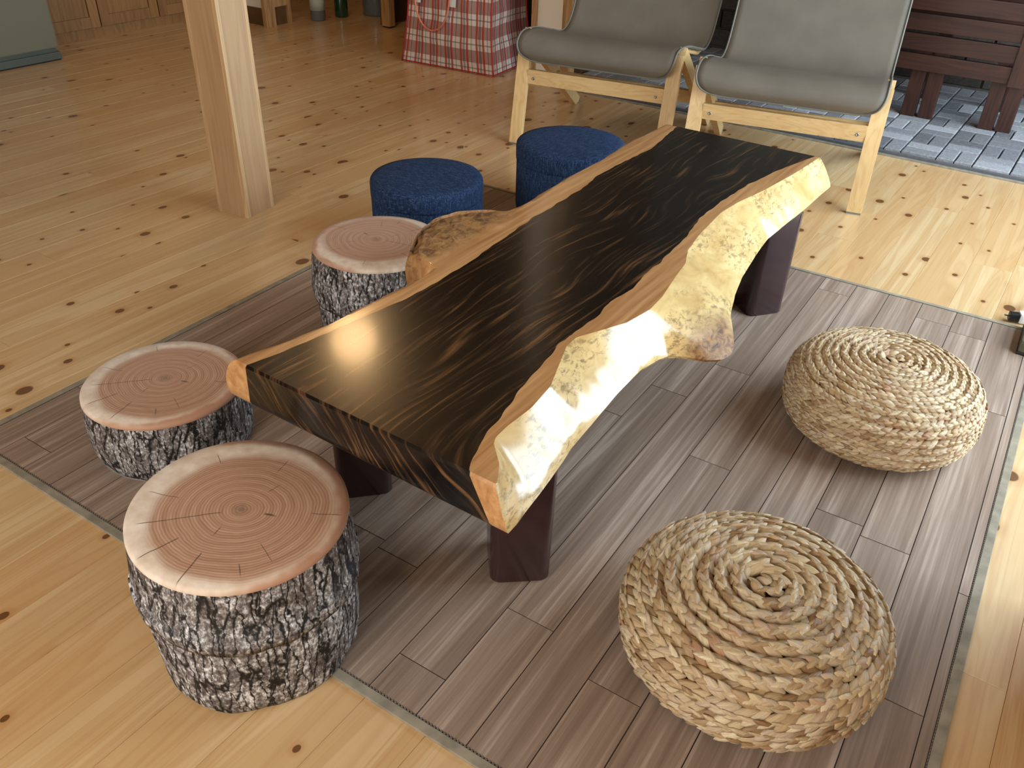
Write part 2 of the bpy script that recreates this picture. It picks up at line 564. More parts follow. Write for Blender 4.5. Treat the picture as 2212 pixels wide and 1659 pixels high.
def M_plaid():
    t = NT('woven_plastic_plaid', 0.38, 0.45)
    u, v, _ = t.uv()

    def stripe(co, period, centre, half):
        fr = t.math('FRACT', t.math('DIVIDE', co, period))
        return t.math('LESS_THAN', t.math('ABSOLUTE', t.math('SUBTRACT', fr, centre)), half)
    c = t.mix(0.0, lin((214, 206, 196)), lin((214, 206, 196)))
    c = t.mix(t.math('MULTIPLY', stripe(v, 0.112, 0.72, 0.26), 0.80), c, lin((150, 104, 96)))
    c = t.mix(t.math('MULTIPLY', stripe(v, 0.112, 0.22, 0.03), 0.6), c, lin((96, 84, 80)))
    for ce in (0.16, 0.56):
        c = t.mix(t.math('MULTIPLY', stripe(u, 0.098, ce, 0.065), 0.85), c, lin((164, 44, 32)))
    for ce in (0.30, 0.35, 0.40, 0.82):
        c = t.mix(t.math('MULTIPLY', stripe(u, 0.098, ce, 0.014), 0.85), c, lin((34, 32, 38)))
    t.color(c)
    t.bump(t.noise(t.xyz(t.math('MULTIPLY', u, 30.0), t.math('MULTIPLY', v, 20.0), 0.0), 1.0, 3.0), 0.35, 0.01)
    return t.m


def M_rock(name, a, b, c, rough=0.8, scale=60.0):
    t = NT(name, rough, 0.3)
    p = t.pos()
    r = t.rnd()
    n = t.noise(t.xyz(*p), scale, 5.0, 0.7)
    f = t.math('ADD', t.math('MULTIPLY', n, 0.6), t.math('MULTIPLY', r, 0.4))
    t.color(t.ramp(f, [(0.25, a), (0.5, b), (0.75, c)]))
    t.bump(n, 0.35, 0.003)
    return t.m


MAT = dict(
    board=M_floor_board(), rugp=M_rug_plank(), bark=M_bark(), top=M_stump_top(), blue=M_blue(), heart=M_heart(), sap=M_sap(False), live=M_sap(True),
    straw=M_straw(), sling=M_sling(), plaid=M_plaid(),
    sub=M_plain('subfloor', (70, 48, 28), 0.8),
    binding=M_plain('grey_binding_tape', (140, 132, 116), 0.75, 0.2, 0.10, 40),
    seam=M_plain('dark_print_line', (58, 46, 40), 0.7, 0.2),
    stitch=M_plain('stitch_thread', (112, 106, 96), 0.8, 0.2),
    leg=M_plain('dark_lacquer', (46, 24, 27), 0.24, 0.5, 0.10, 20, coat=0.4, coat_rough=0.12),
    birch=M_wood('birch_ply', (200, 164, 110), (222, 190, 138), 2, 70, 3.0, 0.42, contrast=(0.25, 0.8)),
    birch_x=M_wood('birch_ply_rail', (200, 162, 108), (222, 190, 138), 0, 70, 3.0, 0.42, contrast=(0.25, 0.8)),
    post=M_wood('cedar_post', (168, 132, 96), (192, 158, 118), 2, 60, 1.1, 0.55, contrast=(0.15, 0.9)),
    poststrip=M_wood('cedar_sapwood_strip', (174, 140, 102), (194, 162, 122), 2, 80, 1.2, 0.55),
    cabinet=M_wood('pine_cabinet', (122, 84, 46), (148, 110, 66), 2, 40, 1.4, 0.5, contrast=(0.25, 0.8)),
    darkwood=M_wood('dark_stained_slat', (42, 22, 17), (66, 36, 28), 0, 50, 1.5, 0.45, contrast=(0.25, 0.8)),
    darkwood_v=M_wood('dark_stained_post', (44, 23, 17), (70, 38, 28), 2, 50, 1.5, 0.45, contrast=(0.25, 0.8)),
    wood_y=M_wood('oak_trim', (150, 112, 70), (190, 150, 104), 2, 60, 2.0, 0.45),
    walnut=M_plain('walnut_brown', (74, 50, 32), 0.5),
    white=M_plain('white_plaster', (226, 220, 206), 0.85, 0.2, 0.03, 4),
    panel=M_plain('wall_boards', (176, 142, 100), 0.7, 0.2, 0.05, 4),
    brownbase=M_plain('brown_baseboard', (92, 66, 38), 0.5, 0.4, 0.1),
    ceil=M_plain('ceiling_boards', (130, 106, 78), 0.7, 0.2, 0.05, 4),
    appliance=M_plain('grey_green_enamel', (104, 102, 84), 0.42, 0.4, 0.02, 3),
    plinth=M_plain('grey_green_plinth', (74, 80, 72), 0.4, 0.4, 0.03, 5),
    black=M_plain('black_gap', (18, 18, 17), 0.6, 0.3),
    paver=M_rock('concrete_paver', (92, 92, 96), (134, 134, 138), (176, 176, 180), 0.85, 90),
    mortar=M_rock('dark_mortar', (84, 84, 88), (98, 98, 102), (110, 110, 116), 0.9, 60),
    brick=M_rock('dark_hearth_brick', (38, 34, 30), (62, 56, 50), (92, 84, 74), 0.85, 50),
    wmortar=M_rock('grey_wall_mortar', (84, 78, 70), (100, 94, 84), (112, 106, 96), 0.9, 60),
    steel=M_plain('brushed_steel', (150, 150, 150), 0.35, 0.5, 0.05, metal=1.0),
    red=M_plain('red_piping', (168, 30, 30), 0.45, 0.4, 0.1),
    pinkcord=M_plain('pale_red_cord', (206, 120, 96), 0.5, 0.4, 0.1),
    edge=M_plain('sling_hem', (106, 104, 97), 0.5, 0.4, 0.05),
    green=M_plain('green_glass', (16, 58, 38), 0.12, 0.6, 0.1, coat=0.5),
    clear=M_plain('smoky_jug', (88, 96, 96), 0.12, 0.6, 0.1, coat=0.5),
    paper=M_plain('paper_label', (168, 172, 158), 0.7, 0.2, 0.05),
    plastic_w=M_plain('white_plastic', (224, 224, 222), 0.35, 0.5, 0.02),
    plastic_g=M_plain('olive_grey_plastic', (88, 86, 68), 0.5, 0.4, 0.04),
    plastic_k=M_plain('black_plastic', (26, 26, 28), 0.4, 0.5, 0.05),
    foot=M_plain('grey_foot_glide', (120, 120, 112), 0.5, 0.4),
)


# ------------------------------------------------------------------ room shell
X0, X1, Y0, Y1, ZC = -4.98, 0.80, -1.70, 5.75, 2.55


def structure(name, mb, mat, parent=None):
    o = mb.build(name, mat, parent)
    o['kind'] = 'structure'
    return o


floor = structure('floor', MB().box(X0, X1, Y0, Y1, -0.06, -0.014), MAT['sub'])
structure('ceiling', MB().box(X0, X1, Y0, Y1, ZC, ZC + 0.06), MAT['ceil'])
structure('wall_left', MB().box(X0 - 0.1, X0, Y0, Y1, 0, ZC), MAT['panel'])
structure('wall_back', MB().box(X0, X1, Y1, Y1 + 0.1, 0, ZC), MAT['panel'])
wy0, wy1, wz0, wz1 = 1.42, 4.25, 0.10, 2.08
structure('wall_right', MB().box(X1, X1 + 0.1, Y0, wy0, 0, ZC).box(X1, X1 + 0.1, wy1, Y1, 0, ZC)
          .box(X1, X1 + 0.1, wy0, wy1, 0, wz0).box(X1, X1 + 0.1, wy0, wy1, wz1, ZC), MAT['white'])
structure('wall_near', MB().box(X0, -1.6, Y0 - 0.1, Y0, 0, ZC).box(0.2, X1, Y0 - 0.1, Y0, 0, ZC)
          .box(-1.6, 0.2, Y0 - 0.1, Y0, 0, 0.7).box(-1.6, 0.2, Y0 - 0.1, Y0, 2.0, ZC), MAT['panel'])


def window_frame(name, horiz, a0, a1, z0, z1, c, mullions):
    m = MB()
    w = 0.05

    def bar(p0, p1, q0, q1):
        if horiz:
            m.box(p0, p1, c - 0.03, c + 0.03, q0, q1)
        else:
            m.box(c - 0.03, c + 0.03, p0, p1, q0, q1)
    bar(a0, a1, z0, z0 + w)
    bar(a0, a1, z1 - w, z1)
    for k in range(mullions + 2):
        p = a0 + (a1 - a0 - w) * k / (mullions + 1)
        bar(p, p + w, z0, z1)
    return structure(name, m, MAT['wood_y'])


structure('wall_shadow_caster', MB().box(0.27, X1, 1.00, 1.36, 0, ZC), MAT['panel'])  # unseen stub wall, added to cast shade on the near right floor
window_frame('window_1', False, wy0, wy1, wz0, wz1, X1 + 0.04, 1)
window_frame('window_2', True, -1.6, 0.2, 0.7, 2.0, Y0 - 0.05, 1)

# floor boards, each one a piece of the floor
BW = 0.1132


def board_mesh():
    w, t, b = BW / 2 - 0.0002, 0.014, 0.0006
    v = [(-w, -.5, -t), (w, -.5, -t), (w, .5, -t), (-w, .5, -t), (-w, -.5, -b), (w, -.5, -b), (w, .5, -b), (-w, .5, -b),
         (-w + b, -.5 + b * .4, 0), (w - b, -.5 + b * .4, 0), (w - b, .5 - b * .4, 0), (-w + b, .5 - b * .4, 0)]
    f = [(0, 3, 2, 1), (0, 1, 5, 4), (1, 2, 6, 5), (2, 3, 7, 6), (3, 0, 4, 7), (4, 5, 9, 8), (5, 6, 10, 9), (6, 7, 11, 10), (7, 4, 8, 11), (8, 9, 10, 11)]
    me = bpy.data.meshes.new('plank')
    me.from_pydata(v, [], f)
    me.materials.append(MAT['board'])
    return me


bme = board_mesh()
HEARTH_Y = 3.625
nrow = int((X1 - X0) / BW) + 1
rb = random.Random(5)
for i in range(-39, 13):
    xc = -0.545 + i * BW
    if xc - BW / 2 < X0 or xc + BW / 2 > X1:
        continue
    ymax = Y1 if xc < -2.22 else HEARTH_Y - 0.012
    y = Y0 - rb.random() * 1.2
    while y < ymax:
        L = rb.choice((1.3, 1.6, 1.82, 1.82, 2.1))
        a, b = max(y, Y0), min(y + L, ymax)
        if ymax - b < 0.25:
            b = ymax
            L = b - y
        if b - a > 0.05:
            o = bpy.data.objects.new('plank', bme)
            o.location = (xc, (a + b) / 2, 0)
            o.scale = (1, b - a - 0.0006, 1)
            o.parent = floor
            col.objects.link(o)
        y += L
structure('trim_1', MB().box(-2.22, X1, HEARTH_Y - 0.012, HEARTH_Y + 0.008, -0.014, 0.004), MAT['binding'])


# ------------------------------------------------------------------ hearth: pavers and brick wall
hearth = structure('floor_hearth', MB().box(-2.22, X1, HEARTH_Y + 0.008, 4.90, -0.014, 0.013), MAT['mortar'])
PX, PY = 0.1335, 0.152


def slab_mesh(name, lx, ly, h, b, mat):
    m = MB()
    x, y = lx / 2, ly / 2
    m.v = [(-x, -y, 0), (x, -y, 0), (x, y, 0), (-x, y, 0), (-x, -y, h - b), (x, -y, h - b), (x, y, h - b), (-x, y, h - b),
           (-x + b, -y + b, h), (x - b, -y + b, h), (x - b, y - b, h), (-x + b, y - b, h)]
    m.f = [(0, 1, 5, 4), (1, 2, 6, 5), (2, 3, 7, 6), (3, 0, 4, 7), (4, 5, 9, 8), (5, 6, 10, 9), (6, 7, 11, 10), (7, 4, 8, 11), (8, 9, 10, 11)]
    me = bpy.data.meshes.new(name)
    me.from_pydata(m.v, [], m.f)
    me.materials.append(mat)
    return me


pv_a = slab_mesh('paver', PX - 0.005, PY / 2 - 0.005, 0.018, 0.003, MAT['paver'])
pv_b = slab_mesh('paver', PX / 2 - 0.005, PY - 0.005, 0.018, 0.003, MAT['paver'])
for i in range(-12, 6):
    for j in range(8):
        x, y = -0.58 + i * PX, 3.648 + j * PY
        if x + PX > X1:
            continue
        for k in range(2):
            if (i + j) % 2 == 0:
                o = bpy.data.objects.new('paver', pv_a)
                o.location = (x + PX / 2, y + PY * (0.25 + 0.5 * k), 0.006 + rb.uniform(-0.001, 0.001))
            else:
                o = bpy.data.objects.new('paver', pv_b)
                o.location = (x + PX * (0.25 + 0.5 * k), y + PY / 2, 0.006 + rb.uniform(-0.001, 0.001))
            o.rotation_euler = (rb.uniform(-.004, .004), rb.uniform(-.004, .004), 0)
            o.parent = hearth
            col.objects.link(o)

hwall = structure('wall_hearth', MB().box(-2.22, X1, 4.90, 5.0, 0, ZC), MAT['wmortar'])
bk = slab_mesh('brick', 0.205, 0.088, 0.020, 0.003, MAT['brick'])
for j in range(13):
    for i in range(14):
        x = -2.11 + i * 0.215 + (0.107 if j % 2 else 0)
        if x + 0.1 > X1 - 0.01:
            continue
        o = bpy.data.objects.new('brick', bk)
        o.location = (x, 4.90, 0.075 + j * 0.098)
        o.rotation_euler = (math.pi / 2, 0, 0)
        o.parent = hwall
        col.objects.link(o)


# ------------------------------------------------------------------ live-edge table
ZT, ZB, YN, YF = 0.365, 0.288, 0.700, 2.292


def curve(pts):
    ys, xs = np.array([p[0] for p in pts]), np.array([p[1] for p in pts])
    return lambda y: np.interp(y, ys, xs)


cL = curve([(.70, -.994), (.804, -.966), (.878, -.955), (.95, -.952), (1.004, -.947), (1.052, -.941), (1.131, -.942), (1.155, -.947), (1.163, -.972), (1.172, -1.020),
            (1.199, -1.043), (1.26, -1.081), (1.294, -1.093), (1.335, -1.100), (1.37, -1.100), (1.417, -1.078), (1.448, -1.054), (1.463, -1.030), (1.472, -1.006),
            (1.484, -.997), (1.513, -.992), (1.589, -.990), (1.655, -.998), (1.807, -1.002), (1.925, -.999), (2.012, -1.006), (2.095, -1.010), (2.292, -1.002)])
cHL = curve([(.703, -.968), (.761, -.953), (.892, -.933), (.984, -.918), (1.043, -.910), (1.103, -.909), (1.164, -.911), (1.224, -.911), (1.277, -.919), (1.341, -.922), (1.387, -.926),
             (1.471, -.935), (1.532, -.934), (1.715, -.940), (1.797, -.953), (1.937, -.950), (2.066, -.941), (2.15, -.952), (2.267, -.970)])
cHR = curve([(.698, -.527), (.715, -.536), (.754, -.551), (.787, -.558), (.854, -.572), (.917, -.584), (.981, -.594), (1.051, -.604), (1.123, -.605), (1.189, -.602), (1.241, -.610), (1.309, -.601),
             (1.393, -.611), (1.482, -.613), (1.592, -.622), (1.706, -.640), (1.823, -.641), (1.944, -.636), (2.121, -.610), (2.279, -.571)])
cAR = curve([(.693, -.486), (.705, -.484), (.739, -.504), (.772, -.537), (.785, -.543), (.816, -.545), (.876, -.542), (.942, -.550), (.997, -.570), (1.058, -.592), (1.093, -.594), (1.144, -.570),
             (1.191, -.549), (1.259, -.538), (1.317, -.542), (1.407, -.558), (1.475, -.568), (1.532, -.590), (1.623, -.604), (1.766, -.615), (1.849, -.608), (1.96, -.588), (2.114, -.569), (2.275, -.557)])
cSR = curve([(.69, -.461), (.728, -.461), (.774, -.467), (.826, -.473), (.871, -.480), (.911, -.487), (.953, -.490), (1.076, -.500), (1.177, -.503), (1.191, -.499), (1.225, -.493), (1.247, -.484),
             (1.262, -.467), (1.273, -.447), (1.287, -.424), (1.313, -.407), (1.344, -.403), (1.367, -.406), (1.401, -.423), (1.457, -.452), (1.543, -.478), (1.628, -.496), (1.749, -.514), (1.86, -.524),
             (1.969, -.521), (2.082, -.515), (2.237, -.514), (2.292, -.512)])


def nz(x, y, z, s):
    return mnoise.noise(Vector((x * s, y * s, z * s)))


def build_slab(parent):
    ys = sorted(set(np.round(np.concatenate([np.arange(YN, YF + 1e-6, 0.006), np.arange(1.145, 1.21, 0.002), [YF]]), 4)))
    nL, nH, nR = 8, 14, 5
    NC = nL + nH + nR
    T = [0.0, 0.05, 0.22, 0.42, 0.62, 0.80, 0.93, 1.0]
    G = [0.0, 0.08, 0.31, 0.56, 0.78, 0.93, 1.0, 0.95]
    GL = [0.0, 0.25, 0.62, 0.88, 1.0, 0.98, 0.86, 0.62]
    verts, live, burl = [], [], []
    idx = {}
    for i, y in enumerate(ys):
        L0, HL, HR, AR, SR = (float(c(y)) for c in (cL, cHL, cHR, cAR, cSR))
        HL += 0.004 * nz(0, y, 3, 30)
        HR += 0.005 * nz(0, y, 9, 26)
        AR = max(AR, HR + 0.010)
        bl_y = max(0.0, min(1.0, (y - 1.150) / 0.03)) * max(0.0, min(1.0, (1.49 - y) / 0.05))
        br_y = math.exp(-((y - 1.340) / 0.060) ** 2)
        for k, t in enumerate(T):
            z = ZT - (ZT - ZB) * t
            xl = L0 - 0.030 * GL[k] * (1 - 0.4 * bl_y) + (0.006 * nz(0, y, z, 14) + 0.010 * bl_y * nz(1, y, z, 26)) * (k > 0)
            xr = AR + (SR - AR) * G[k] + (0.006 * nz(0, y, z * 1.6, 9) + 0.002 * nz(5, y, z, 30)) * math.sin(math.pi * min(1, t)) * (1 if 0 < k else 0)
            zk = z - 0.018 * br_y * t
            hl = HL - 0.004 * t
            hr = min(HR + 0.038 * t, xr - 0.012)
            yk = y
            if i == 0:
                yk = y + (0.0035 if k == 0 else 0) + 0.003 * (k == len(T) - 1)
            if i == len(ys) - 1:
                yk = y - (0.0035 if k == 0 else 0)
            for j in range(NC + 1):
                if 0 < k < len(T) - 1 and 0 < j < NC and 0 < i < len(ys) - 1:
                    continue
                if j <= nL:
                    x = xl + (hl - xl) * j / nL
                elif j <= nL + nH:
                    x = hl + (hr - hl) * (j - nL) / nH
                else:
                    x = hr + (xr - hr) * (j - nL - nH) / nR
                zz = zk
                b = 0.0
                if x < -0.955 and bl_y > 0:
                    b = bl_y * min(1.0, (-0.965 - x) / 0.03) if x < -0.965 else 0.0
                    b = max(0.0, b)
                    if k == 0:
                        d = max(0.0, (x - L0))
                        zz += b * (0.006 * nz(x, y, 0, 38) + 0.008 * nz(x, y, 4, 14) - 0.010 * max(0.0, 1 - d / 0.02) ** 2)
                if j == NC and k >= 2:
                    b = max(b, max(0.0, min(1.0, (x + 0.480) / 0.030)) * max(0.0, min(1.0, (y - 1.245) / 0.03)) * max(0.0, min(1.0, (1.44 - y) / 0.05)))
                idx[(i, j, k)] = len(verts)
                verts.append((x, yk, zz))
                live.append(1.0 if (j == NC and k >= 1) else (0.35 if j == NC else 0.0))
                burl.append(b)
    faces, fm = [], []
    K, I = len(T) - 1, len(ys) - 1

    def mat_col(j):
        return 0 if nL <= j < nL + nH else 1
    for i in range(I):
        for j in range(NC):
            faces.append((idx[i, j, 0], idx[i, j + 1, 0], idx[i + 1, j + 1, 0], idx[i + 1, j, 0]))
            fm.append(mat_col(j))
            faces.append((idx[i, j, K], idx[i + 1, j, K], idx[i + 1, j + 1, K], idx[i, j + 1, K]))
            fm.append(mat_col(j))
        for k in range(K):
            faces.append((idx[i, 0, k], idx[i + 1, 0, k], idx[i + 1, 0, k + 1], idx[i, 0, k + 1]))
            fm.append(1)
            faces.append((idx[i, NC, k], idx[i, NC, k + 1], idx[i + 1, NC, k + 1], idx[i + 1, NC, k]))
            fm.append(2)
    for i in (0, I):
        for j in range(NC):
            for k in range(K):
                q = (idx[i, j, k], idx[i, j, k + 1], idx[i, j + 1, k + 1], idx[i, j + 1, k])
                faces.append(q if i == 0 else q[::-1])
                fm.append(mat_col(j))
    o = mesh_obj('slab_top', verts, faces, [MAT['heart'], MAT['sap'], MAT['live']], parent, True, fm)
    for nm, arr in (('burl', burl),):
        at = o.data.attributes.new(nm, 'FLOAT', 'POINT')
        at.data.foreach_set('value', arr)
    smooth_angle(o, 30)
    sharp = o.data.attributes.get('sharp_edge') or o.data.attributes.new('sharp_edge', 'BOOLEAN', 'EDGE')
    ar = {frozenset((idx[i, NC, 0], idx[i + 1, NC, 0])) for i in range(I)}
    for e in o.data.edges:
        if frozenset(e.vertices) in ar:
            sharp.data[e.index].value = True
    return o


table = empty('live_edge_table', (-0.745, 1.50, 0))
tag(table, 'low table of a dark live-edge wood slab on four dark lacquered legs', 'table')
slab = build_slab(None)
slab.parent = table
slab.matrix_parent_inverse = Matrix.Translation(-table.location)
slab['label'] = 'black heartwood slab with pale sapwood live edges and knobs'


def rounded_leg(cx, cy, ang, w, z0, z1, r=0.018, taper=0.95):
    m = MB()
    ring = []
    for q in range(4):
        for s in range(6):
            a = math.radians(90 * q + 90 * s / 5)
            ox, oy = ((1, 1), (-1, 1), (-1, -1), (1, -1))[q]
            ring.append((ox * (w / 2 - r) + r * math.cos(a), oy * (w / 2 - r) + r * math.sin(a)))
    n = len(ring)
    ca, sa = math.cos(ang), math.sin(ang)
    for z, k in ((z0, taper - 0.03), (z0 + 0.003, taper), (z1, 1.0)):
        for x, y in ring:
            m.v.append((cx + (x * ca - y * sa) * k, cy + (x * sa + y * ca) * k, z))
    for l in range(2):
        for i in range(n):
            j = (i + 1) % n
            m.f.append((l * n + i, l * n + j, (l + 1) * n + j, (l + 1) * n + i))
    m.f.append(tuple(range(n))[::-1])
    m.f.append(tuple(2 * n + i for i in range(n)))
    return m


RUG_T = 0.005
for cx, cy, a in ((-0.572, 0.902, 40), (-0.938, 0.905, 47), (-0.580, 2.068, 52), (-0.938, 2.075, 45)):
    o = rounded_leg(cx, cy, math.radians(a), 0.108, RUG_T, ZB + 0.001).build('leg', MAT['leg'], None)
    smooth_angle(o, 40)
    o.parent = table
    o.matrix_parent_inverse = Matrix.Translation(-table.location)


# ------------------------------------------------------------------ printed mat
RA = 0.02657
rug = empty('floor_mat', (0, 0, 0), RA)
tag(rug, 'square floor mat printed with grey-brown planks and bound in grey tape', 'rug')
RX0, RX1, RY0, RY1 = -1.6688, 0.1567, 0.5560, 2.3885
BD = 0.0155
MB().box(RX0 + 0.003, RX1 - 0.003, RY0 + 0.003, RY1 - 0.003, 0.0002, 0.0040).build('mat_base', MAT['seam'], rug)
for nm, a in (('n', (RX0, RX1, RY0, RY0 + BD)), ('f', (RX0, RX1, RY1 - BD * 0.8, RY1)), ('l', (RX0, RX0 + BD, RY0 + BD, RY1 - BD * 0.8)), ('r', (RX1 - BD, RX1, RY0 + BD, RY1 - BD * 0.8))):
    MB().box(*a, 0.0, 0.0060, 0.0012).build('binding_tape', MAT['binding'], rug)
stitch = MB()
for k in range(int((RX1 - RX0) / 0.006)):
    x = RX0 + 0.01 + k * 0.006
    for yy in (RY0 + BD + 0.0012, RY1 - BD * 0.8 - 0.0012):
        stitch.box(x, x + 0.0036, yy - 0.0007, yy + 0.0007, 0.004, 0.0062)
for k in range(int((RY1 - RY0) / 0.006)):
    y = RY0 + 0.01 + k * 0.006
    for xx in (RX0 + BD + 0.0012, RX1 - BD - 0.0012):
        stitch.box(xx - 0.0007, xx + 0.0007, y, y + 0.0036, 0.004, 0.0062)
so = stitch.build('stitching', MAT['stitch'], rug)
so['kind'] = 'stuff'
RW = 0.0893
seam0 = -0.5035
rr = random.Random(3)
known = {0: [0.646], 1: [0.818], 2: [0.770], -1: [0.646 + 0.9], 4: [], 5: [2.252]}
known = {-1: 0.646, 0: 0.818, 1: 1.30, 2: 0.770, 1.5: 0, 5: 2.252, -12: 0.634}
i0 = int(math.floor((RX0 - seam0) / RW)) - 1
for i in range(i0, 12):
    xa, xb = seam0 + i * RW, seam0 + (i + 1) * RW
    xa2, xb2 = max(xa, RX0 + BD + 0.002), min(xb, RX1 - BD - 0.002)
    if xb2 - xa2 < 0.006:
        continue
    # joint rows measured on the photograph where they show
    j0 = {-1: 0.646, 0: 0.818, 2: 0.770, 1: 2.292 - 0.92, 5: 2.252 - 0.92, -12: 0.634, 3: 1.06, 4: 1.36}.get(i)
    if j0 is None:
        j0 = RY0 + 0.06 + rr.random() * 0.8
    cuts = [RY0 + BD + 0.002] + [j0 + 0.92 * k for k in range(-1, 3) if RY0 + BD + 0.03 < j0 + 0.92 * k < RY1 - BD - 0.03] + [RY1 - BD * 0.8 - 0.002]
    for a, b in zip(cuts[:-1], cuts[1:]):
        g = 0.0009
        me = MB().box(-(xb2 - xa2) / 2 + g, (xb2 - xa2) / 2 - g, -(b - a) / 2 + g, (b - a) / 2 - g, 0, 0.0009)
        o = me.build('plank', MAT['rugp'], rug)
        o.location = ((xa2 + xb2) / 2, (a + b) / 2, 0.0041)


# ------------------------------------------------------------------ log stools
def lathe_uv(name, prof, mat, parent, seg=96, wob=0.0, seed=0, drift=(0, 0), zref=1.0, tilt=(0, 0), start=2.6, uvmode='side', cap=True):
    """lathe with metric UVs; drift shifts the axis with height, wob makes the wall uneven"""
    v, uv, f = [], [], []
    s = 0.0
    for i, (r, z) in enumerate(prof):
        if i:
            s += math.hypot(r - prof[i - 1][0], z - prof[i - 1][1])
        for k in range(seg + 1):
            a = start + 2 * math.pi * k / seg
            kk = a % (2 * math.pi)
            rr_ = r + wob * (nz(math.cos(kk) * 1.5 + seed, math.sin(kk) * 1.5, z * 9, 1.0) + 0.5 * nz(math.cos(kk) * 5 + seed, math.sin(kk) * 5, z * 20, 1.0)) * (1 if r > 0.05 else 0) * (1 - min(1.0, z / zref) ** 5)
            x, y = rr_ * math.cos(a), rr_ * math.sin(a)
            dx, dy = drift[0] * z / zref, drift[1] * z / zref
            v.append((x + dx, y + dy, z + tilt[0] * x + tilt[1] * y))
            uv.append((a * 0.16, z) if uvmode == 'side' else (x, y) if uvmode == 'top' else (a * 0.16, s))
    n = seg + 1
    for i in range(len(prof) - 1):
        for k in range(seg):
            f.append((i * n + k, i * n + k + 1, (i + 1) * n + k + 1, (i + 1) * n + k))
    if cap and prof[-1][0] > 1e-5:
        f.append(tuple((len(prof) - 1) * n + k for k in range(seg)))
    o = mesh_obj(name, v, f, mat, parent, True, None, uv)
    return o


def log_stool(loc, rz, tiers, rt, h, label, drift=(0, 0), tilt=(0, 0), seed=0, fold=0.60):
    t = empty('log_stool', (loc[0], loc[1], loc[2]), rz)
    tag(t, label, 'stool', 'tree stump print stools')
    dr = drift
    if tiers == 2:
        mid = h * fold
        lower = [(rt * 0.60, 0.0), (rt * 0.935, 0.0), (rt * 0.965, 0.008), (rt * 0.99, 0.035), (rt * 1.01, mid * 0.6), (rt * 1.005, mid - 0.01), (rt * 0.99, mid + 0.004), (rt * 0.9, mid + 0.010)]
        lathe_uv('lower_cover', lower, MAT['bark'], t, wob=0.006, seed=seed, drift=dr, zref=h)
        upper = [(rt * 1.005, mid - 0.004), (rt * 1.040, mid - 0.010), (rt * 1.052, mid), (rt * 1.050, mid + 0.02), (rt * 1.035, h * 0.68), (rt * 1.018, h * 0.82), (rt * 1.006, h * 0.93), (rt * 0.998, h - 0.006)]
        upper = [(a, b) for a, b in upper]
        o = lathe_uv('upper_cover', upper, MAT['bark'], t, wob=0.006, seed=seed + 3, drift=dr, zref=h, tilt=tilt, cap=False)
    else:
        lower = [(rt * 0.93, 0.004), (rt * 0.97, 0.006), (rt * 1.01, h * 0.2), (rt * 1.025, h * 0.42), (rt * 1.02, h * 0.66), (rt * 1.0, h * 0.9), (rt * 0.998, h - 0.006)]
        lathe_uv('bark_cover', lower, MAT['bark'], t, wob=0.006, seed=seed, drift=dr, zref=h, tilt=tilt, cap=False)
        MB().lathe([(rt * 0.5, 0.0), (rt * 0.94, 0.0), (rt * 0.965, 0.003), (rt * 0.94, 0.006)], 64).build('base_rim', MAT['foot'], t, True)
    top = [(rt * 0.985, h - 0.010), (rt * 1.004, h - 0.005), (rt * 1.0, h), (rt * 0.97, h + 0.004), (rt * 0.85, h + 0.006), (rt * 0.6, h + 0.007), (rt * 0.3, h + 0.008), (rt * 0.12, h + 0.008), (0.0005, h + 0.008)]
    o = lathe_uv('seat_top', top, MAT['top'], t, wob=0.0015, seed=seed + 8, drift=dr, zref=h, tilt=tilt, uvmode='top', cap=True)
    return t


log_stool((-0.816, 0.536, RUG_T * 0.3), 0.42, 2, 0.1555, 0.254, 'tall tree stump stool straddling the corner side of the mat and bare floor', (-0.004, 0.010), (-0.045, 0.02), 1)
log_stool((-1.346, 0.778, RUG_T), 0.36, 1, 0.154, 0.136, 'low flat tree stump stool without a folded cover, wholly on the mat', (0, 0), (0, 0), 5)
log_stool((-1.308, 1.378, RUG_T), 2.95, 2, 0.156, 0.232, 'tree stump stool with a folded cover beside the table burl and blue stool', (0, 0), (0, 0), 9, 0.50)


# ------------------------------------------------------------------ blue stools
def blue_stool(loc, r, h, label, rz):
    t = empty('blue_stool', (loc[0], loc[1], loc[2]), rz)
    tag(t, label, 'stool', 'blue fabric stools')
    body = [(r * 0.80, 0.0), (r * 0.92, 0.002), (r * 0.965, 0.010), (r * 0.988, 0.030), (r * 0.992, h * 0.5), (r * 0.990, h - 0.055), (r * 0.96, h - 0.05)]
    lathe_uv('body', body, MAT['blue'], t, 72, 0.0012, 2, uvmode='arc')
    lid = [(r * 0.965, h - 0.056), (r * 0.996, h - 0.053), (r * 1.0, h - 0.046), (r * 1.003, h - 0.014), (r * 0.996, h - 0.005), (r * 0.972, h + 0.001), (r * 0.86, h + 0.005), (r * 0.6, h + 0.008), (r * 0.3, h + 0.009), (0.0005, h + 0.009)]
    v = lathe_uv('padded_lid', lid, MAT['blue'], t, 72, 0.0012, 6, uvmode='top')
    return t


blue_stool((-1.545, 1.850, RUG_T), 0.166, 0.205, 'blue fabric drum stool between the tree stump stool and the wooden post', 0.2)
blue_stool((-1.335, 2.318, RUG_T), 0.174, 0.232, 'blue fabric drum stool in front of the grey lounge chairs', 1.1)


